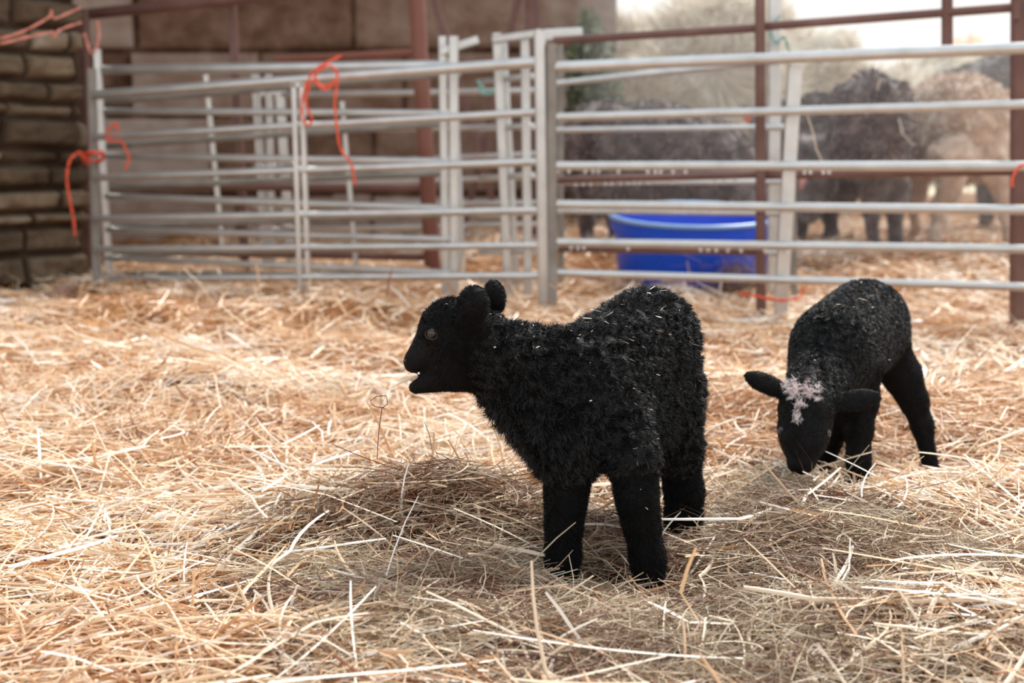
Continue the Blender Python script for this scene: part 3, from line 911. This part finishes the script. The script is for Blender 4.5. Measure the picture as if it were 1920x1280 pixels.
h7 = hurdle('farther galvanised hurdle behind the right one, its top rail crossing the hay heap', 1036, 5.45, 1490, 5.15,
            [(157, 110), (244, 238), (342, 340), (395, 400), (467, 474)], [.012, .011, .011, .011, .011], M['metal'])
upright(h7, P(1050, 62, 5.5), P(1052, 540, 5.5), 12, 5.5, .03, M['metal_dull'])
upright(h7, P(1452, -8, 5.2), P(1450, 545, 5.2), 22, 5.2, .03)
upright(h7, P(1486, 320, 5.1), P(1489, 560, 5.1), 11, 5.1, .03, M['metal_dull'])
mb = MB(); mb.bar(P(1020, 66, 5.2), P(1092, 62, 5.2), .04, .03, (0, 0, 1)); mb.build('top_bar', M['metal'], h7)

# brown steel barriers
b1 = thing('steel_barrier', 'brown painted steel barrier with posts behind the right hurdle', 'barrier', tuple(P(1425, 580, 4.72)))
upright(b1, P(1425, -30, 4.74), P(1427, 596, 4.74), 17, 4.74, .034, M['oxide'], 'post')
upright(b1, P(1911, -30, 4.36), P(1908, 620, 4.36), 25, 4.36, .045, M['oxide'], 'post')
for (x0, y0, d0), (x1, y1, d1), rd in (((1040, 76, 5.1), (1425, 52, 4.77), .014), ((1425, 50, 4.77), (1912, 13, 4.4), .014), ((1040, 338, 5.1), (1425, 327, 4.77), .013),
                                       ((1425, 327, 4.77), (1912, 318, 4.4), .017), ((1040, 465, 5.1), (1425, 470, 4.77), .014)):
    rail(b1, P(x0, y0, d0), P(x1, y1, d1), rd, M['oxide'])
mb = MB(); mb.bar(P(1776, -20, 4.5), P(1776, 84, 4.5), .03, .03); mb.build('upright', M['oxide'], b1)
mb = MB(); mb.tube([P(1905, 2, 4.33), P(1905, 36, 4.33)], .012, 8); mb.build('hinge_pin', M['oxide'], b1)

b2 = thing('steel_barrier', 'red oxide steel barrier with a thick round post behind the left hurdles', 'barrier', tuple(P(812, 560, 5.9)))
mb = MB(); mb.tube([P(779, -40, 5.9), P(815, 575, 5.9)], R(15, 5.9), 20); mb.build('post', M['oxide_bright'], b2)
rail(b2, P(520, 113, 6.1), P(786, 99, 5.92), .017, M['oxide_bright'])
rail(b2, P(150, 28, 6.3), P(560, -14, 5.95), .024, M['oxide'])
rail(b2, P(190, 349, 6.2), P(800, 352, 5.92), .016, M['oxide'])
rail(b2, P(190, 470, 6.2), P(812, 482, 5.92), .016, M['oxide'])
upright(b2, P(435, 6, 6.15), P(462, 545, 6.15), 15, 6.15, .03, M['oxide'], 'post')
upright(b2, P(150, 18, 6.25), P(160, 545, 6.25), 30, 6.25, .06, M['oxide'], 'post')

b3 = thing('barn_truss', 'brown steel frame with crossed diagonal braces behind the left hurdles', 'truss', tuple(P(1000, 520, 7.0)))
upright(b3, P(998, -40, 7.0), P(1004, 500, 7.0), 26, 7.0, .06, M['oxide'], 'post')
upright(b3, P(806, -30, 6.9), P(930, 400, 6.9), 13, 6.9, .03, M['oxide'], 'brace')
upright(b3, P(978, -30, 7.0), P(862, 460, 7.0), 12, 7.0, .03, M['oxide'], 'brace')

mb = MB(); mb.tube([P(1360, 604, 4.6), P(1540, 598, 4.6), P(1730, 606, 4.55)], .011, 10)
tag(mb.build('steel_rail', M['metal']), 'loose galvanised rail lying in the straw between the fence foot and the grazing lamb', 'rail')
mb = MB(); mb.tube([P(540, 584, 4.95), P(650, 576, 4.98), P(770, 574, 5.0)], .012, 10)
tag(mb.build('steel_rail', M['metal_dull']), 'loose galvanised rail lying in the straw below the near left hurdle', 'rail')

# ------------------------------------------------------------------ twine
def twine(name, pts, r, label, mat='twine', fr=.006):
    Q = np.array([P(*q) for q in pts])
    out = []
    n = len(Q)
    for i in range(n - 1):
        p0, p1, p2, p3 = Q[max(i - 1, 0)], Q[i], Q[i + 1], Q[min(i + 2, n - 1)]
        for t_ in np.linspace(0, 1, 7)[:-1]:
            out.append(.5 * ((2 * p1) + (-p0 + p2) * t_ + (2 * p0 - 5 * p1 + 4 * p2 - p3) * t_ ** 2 + (-p0 + 3 * p1 - 3 * p2 + p3) * t_ ** 3))
    out.append(Q[-1]); out = np.array(out)
    s = np.arange(len(out)) * .9
    mb = MB()
    for k in range(2):
        off = np.stack([np.cos(s + k * math.pi), .3 * np.sin(s), np.sin(s + k * math.pi)], -1) * r * .45
        mb.tube(out + off, r * .55, 6, .35 + .3 * k)
    return tag(mb.build(name, M[mat]), label, 'twine')

D1 = 5.6
mbp = [(152, 292, 5.6), (170, 284, 5.55), (190, 290, 5.56), (190, 302, 5.66), (160, 306, 5.72), (158, 294, 5.6), (190, 284, 5.56), (192, 298, 5.68), (164, 300, 5.58), (150, 286, 5.6), (134, 296, 5.58),
       (126, 322, 5.56), (128, 360, 5.56), (136, 400, 5.56), (141, 442, 5.56)]
twine('baler_twine', mbp, .0065, 'orange twine knotted round the left post with one end dangling')
twine('baler_twine', [(640, 104, 5.2), (612, 118, 5.18), (588, 134, 5.18), (572, 165, 5.18), (566, 205, 5.18), (572, 232, 5.16), (585, 225, 5.16), (574, 190, 5.15), (586, 150, 5.14), (606, 162, 5.13), (630, 150, 5.13), (628, 128, 5.13),
                      (606, 126, 5.13), (590, 150, 5.13), (612, 168, 5.11), (632, 150, 5.11), (628, 190, 5.1), (632, 240, 5.1), (640, 282, 5.1), (658, 306, 5.1), (666, 345, 5.1)], .0055,
      'orange twine looped over the top rail of the near left hurdle, tail hanging')
twine('baler_twine', [(0, 72, 5.2), (40, 60, 5.25), (92, 32, 5.3), (96, 20, 5.3), (104, 34, 5.35), (150, 14, 5.5)], .005, 'upper pink orange twine strung across the top left corner', 'pink_twine')
twine('baler_twine', [(0, 82, 5.2), (50, 70, 5.25), (98, 60, 5.3), (100, 70, 5.32), (112, 56, 5.35), (152, 42, 5.5)], .005, 'lower pink orange twine strung across the top left corner', 'pink_twine')
twine('baler_twine', [(158, 62, 5.7), (170, 98, 5.68), (180, 92, 5.66), (186, 62, 5.66), (182, 38, 5.66)], .005, 'short pink twine loop above the left hurdle post', 'pink_twine')
twine('baler_twine', [(196, 252, 5.6), (212, 234, 5.6), (220, 232, 5.6), (218, 250, 5.6), (200, 262, 5.6), (228, 266, 5.58), (238, 285, 5.58), (242, 298, 5.58), (234, 318, 5.58)], .005, 'small orange twine end tied to the rails just right of the left post')
twine('baler_twine', [(1930, 308, 4.1), (1912, 312, 4.1), (1900, 330, 4.1), (1898, 350, 4.1)], .005, 'orange twine end hanging on the brown post at the right edge')
twine('baler_twine', [(1388, 550, 4.5), (1425, 556, 4.45), (1465, 563, 4.42), (1500, 556, 4.45), (1506, 540, 4.5)], .005, 'orange twine lying in the straw at the foot of the leaning upright')
twine('baler_twine', [(1462, 30, 5.15), (1446, 60, 5.13), (1456, 80, 5.13), (1470, 70, 5.13), (1480, 95, 5.13), (1492, 112, 5.1)], .006, 'pale green twine tied high on the grey upright', 'green')
twine('baler_twine', [(895, 150, 5.2), (910, 168, 5.2), (930, 172, 5.2), (905, 176, 5.2), (897, 160, 5.2)], .006, 'pale blue green twine tied near the ladder-like hurdle frame', 'green')

# ------------------------------------------------------------------ blue tub
def tub():
    Dc = 5.75
    base = P(1296, 572, Dc)
    root = thing('feed_tub', 'large round blue plastic feed tub standing in the straw behind the right hurdle', 'tub', tuple(base))
    rt = R(153, Dc); rb = R(128, Dc); h = .385
    prof = [(0, .012), (rb * .98, .012), (rb, 0), (rb + (rt - rb) * .35, h * .35), (rb + (rt - rb) * .36 + .004, h * .36), (rb + (rt - rb) * .8, h * .80), (rt + .004, h * .82), (rt + .006, h * .96),
            (rt - .010, h * .965), (rt - .012, h * .9), (rb + (rt - rb) * .5 - .01, h * .5), (rb - .012, .03), (0, .03)]
    def lathe(prof, n=72):
        vs = []; fs = []
        for r0, z0 in prof:
            for k in range(n):
                th = 2 * math.pi * k / n
                vs.append((r0 * math.cos(th), r0 * math.sin(th), z0))
        for i in range(len(prof) - 1):
            for k in range(n):
                fs.append((i * n + k, i * n + (k + 1) % n, (i + 1) * n + (k + 1) % n, (i + 1) * n + k))
        return vs, fs
    mb = MB(); mb.add(*lathe(prof)); s_ = mb.build('shell', M['blue']); s_.parent = root
    rim = [(rt + .004 + .014 * math.cos(t_), h * .965 + .010 * math.sin(t_)) for t_ in np.linspace(0, 2 * math.pi, 13)]
    mb = MB(); mb.add(*lathe(rim))
    s_ = mb.build('rim', M['blue_rim']); s_.parent = root
    root.rotation_euler = (math.radians(5.5), 0, 0)
    return root
tub()

# ------------------------------------------------------------------ droplets
def droplets(xs, ends, rr, label, group):
    (x0, y0, d0), (x1, y1, d1) = ends
    a, b = P(x0, y0, d0), P(x1, y1, d1)
    for i, x in enumerate(xs):
        # point of the rail line seen at px = x
        k = (x - 960) / F
        num = k * a[1] * 1 - a[0]; 
        t_ = None
        lo_, hi_ = 0.0, 1.0
        def pxof(t_):
            q = a + (b - a) * t_
            dz = q[2] - CH
            depth = q[1] * cp - dz * sn
            return 960 + F * q[0] / depth
        for _ in range(30):
            mid = (lo_ + hi_) / 2
            if pxof(mid) < x: lo_ = mid
            else: hi_ = mid
        q = a + (b - a) * lo_
        q = q + np.array([0, -.002, -rr - .0035])
        o = bpy.data.objects.new('water_droplet', DROP)
        C.objects.link(o); o.location = tuple(q)
        tag(o, label, 'droplet', group)
vs, fs = uv_ball((0, 0, 0), .0062, 14, 10, (1, 1, 1.15))
DROP = bpy.data.meshes.new('water_droplet'); DROP.from_pydata(vs, [], fs); DROP.update(); DROP.materials.append(M['water'])
DROP.polygons.foreach_set('use_smooth', np.ones(len(DROP.polygons), dtype=bool))
droplets([1046, 1067, 1098, 1112, 1122, 1160, 1215, 1229, 1239, 1262, 1286, 1509, 1520, 1544, 1555], ((1034, 311, 4.88), (1990, 311, 4.17)), .015, 'glint-whitened droplet under the third rail from the top of the right hurdle', 'droplets under the third rail of the right hurdle')
droplets([1080, 1094, 1108, 1136, 1147, 1164, 1178, 1189, 1200, 1217, 1260, 1340, 1358, 1378], ((1040, 338, 5.1), (1425, 327, 4.77)), .013, 'glint-whitened droplet under the middle rail of the brown barrier', 'droplets under the middle brown rail')
droplets([1054, 1088, 1101, 1175, 1270, 1286, 1329, 1341], ((1034, 383, 4.88), (1990, 394, 4.17)), .015, 'glint-whitened droplet under the fourth rail from the top of the right hurdle', 'droplets under the fourth rail of the right hurdle')
droplets([1044, 1071, 1084, 1095, 1178, 1314, 1328, 1343, 1365, 1390, 1435, 1480, 1510, 1518, 1539, 1546, 1812], ((1034, 454, 4.88), (1990, 468, 4.17)), .014, 'glint-whitened droplet under the second lowest rail of the right hurdle', 'droplets under the fifth rail of the right hurdle')

# ------------------------------------------------------------------ hay heap, shrub and outdoors
def blob(name, prims, mat, h, nstr, lmul, wid, label, cat, disp, seed, kind=None, comb_=(.2, -.3, -.9)):
    S = Body()
    for a_, ra, b_, rb in prims: S.cap(a_, ra, b_, rb, .3, .1)
    lo, hi = S.bounds(3 * h)
    V, Fq = nets(lambda X: S.dist(X) + disp(X), lo, hi, h)
    rr = np.random.default_rng(seed)
    v, f, t = strands(S, V, Fq, nstr, wid, lmul, np.array(comb_), .9, rr, gfr=3, segs=3)
    vv = np.concatenate([V, v]); ff = np.concatenate([Fq, f + len(V)])
    tt = np.concatenate([np.full(len(V), .35), t])
    return tag(mesh_obj(name, vv, ff, mat, attrs={'tint': tt}), label, cat, kind=kind)
M['haystack'] = mat_attr('pale_hay', [(0.0, srgb(190, 172, 148)), (0.5, srgb(234, 224, 204)), (1.0, srgb(250, 246, 238))], .8, .2, .35)
blob('hay_heap', [((1180, 210, 9.6), 130, (1330, 190, 9.6), 165), ((1330, 175, 9.8), 160, (1460, 190, 9.8), 130), ((1120, 330, 9.4), 90, (1450, 330, 9.4), 120)], M['haystack'], .06, 16000, 1.6, .008,
     'large pale heap of hay behind the dark sheep and the blue tub', 'hay', lambda X: -.11 * noise3(X[..., 0], X[..., 1], X[..., 2], 1.7, 2, 4), 1, 'stuff')
blob('hay_heap', [((1560, 235, 10.8), 85, (1900, 235, 10.8), 85), ((1700, 215, 11.2), 80, (1980, 215, 11.2), 85)], M['haystack'], .07, 10000, 1.6, .010,
     'low pale heap of hay beyond the sheep at the right', 'hay', lambda X: -.06 * noise3(X[..., 0], X[..., 1], X[..., 2], 2.0, 6, 4), 2, 'stuff')

def shrub(x, y, z, rx, ry, rz, n, mat, label, cat, seed, leafsize, group=None):
    rr = np.random.default_rng(seed)
    d = rr.normal(size=(n, 3)); d /= np.linalg.norm(d, axis=1)[:, None]
    lump = 1 + .25 * noise3(d[:, 0], d[:, 1], d[:, 2], .6, seed % 9, 4)
    q = d * (rr.random(n) ** .4)[:, None] * lump[:, None] * np.array([rx, ry, rz]) + np.array([0, 0, rz * .9])
    root = thing(name_of[cat], label, cat, (x, y, z), group)
    v, f, t = ribbons(q, rr.uniform(0, 6.28, n), rr.normal(0, .8, n), rr.uniform(.6, 1.3, n) * leafsize, rr.uniform(.3, .6, n) * leafsize, rr.normal(0, .6, n), np.zeros(n), rr.normal(0, 1, n), 2, rr.random(n), False)
    o = mesh_obj('foliage', v, f, mat, attrs={'tint': t}); o.parent = root
    mb = MB()
    for k in range(5):
        e = d[k] * np.array([rx, ry, rz]) * .6 + np.array([0, 0, rz])
        mb.tube([(0, 0, -.1), (e[0] * .3, e[1] * .3, rz * .5), tuple(e)], [.05 * rz, .03 * rz, .01 * rz], 7)
    o = mb.build('stem', M['wood']); o.parent = root
name_of = {'shrub': 'shrub', 'tree': 'tree'}
q = P(1112, 60, 8.1)
shrub(q[0], 8.1, .1, .16, .16, .60, 2600, M['shrub'], 'grey green shrub growing past the right end of the back wall', 'shrub', 4, .07)
for i, (px, Y, rx, rz) in enumerate([(1230, 26, .9, 1.3), (1420, 30, 1.05, 1.1), (1620, 27, .9, .8), (1790, 31, .95, 1.3), (1960, 27, .8, .9), (1080, 32, .9, 2.0)]):
    q = P(px, 300, Y)
    shrub(q[0], Y, -.05 + .01 * (Y - 13), rx, 1.5, rz, 3000, M['leaf'], ['pale autumn tree just right of the back wall in the far light', 'pale autumn tree far behind the hay heap', 'pale autumn tree far behind the sheep seen from behind',
        'tallest pale autumn tree in the far light above the tan sheep', 'pale autumn tree at the far right edge beyond the barn', 'pale tree far behind the end of the back wall'][i], 'tree', 20 + i, .28)

# ------------------------------------------------------------------ unseen roof slab added to shade the back left, glare haze at the opening
mb = MB(); mb.add([(-4.6, 5.3, 2.75), (-.6, 5.3, 2.75), (-.6, 9.2, 2.75), (-4.6, 9.2, 2.75), (-4.6, 5.3, 2.85), (-.6, 5.3, 2.85), (-.6, 9.2, 2.85), (-4.6, 9.2, 2.85)],
                  [(3, 2, 1, 0), (4, 5, 6, 7), (0, 1, 5, 4), (1, 2, 6, 5), (2, 3, 7, 6), (3, 0, 4, 7)])
tag(mb.build('shade_roof', M['wood'], smooth=False), kind='structure')  # out of view, its reach set to darken the back wall and straw
hz = bpy.data.materials.new('glare_veil'); hz.use_nodes = True  # added scatter volume that veils the background like lens glare
hn = hz.node_tree; hn.nodes.remove(hn.nodes['Principled BSDF'])
vs_ = hn.nodes.new('ShaderNodeVolumeScatter'); vs_.inputs['Density'].default_value = .062; vs_.inputs['Color'].default_value = (1, .95, .9, 1); vs_.inputs['Anisotropy'].default_value = .5
hn.links.new(vs_.outputs[0], hn.nodes['Material Output'].inputs['Volume'])
mb = MB(); x0, x1, y0, y1, z0, z1 = .35, 5.5, 5.35, 13, .0, 2.6
mb.add([(x0, y0, z0), (x1, y0, z0), (x1, y1, z0), (x0, y1, z0), (x0, y0, z1), (x1, y0, z1), (x1, y1, z1), (x0, y1, z1)],
       [(3, 2, 1, 0), (4, 5, 6, 7), (0, 1, 5, 4), (1, 2, 6, 5), (2, 3, 7, 6), (3, 0, 4, 7)])
tag(mb.build('glare_haze', hz, smooth=False), 'thin haze volume added to imitate lens veiling glare at the bright open end of the barn', 'haze', kind='stuff')
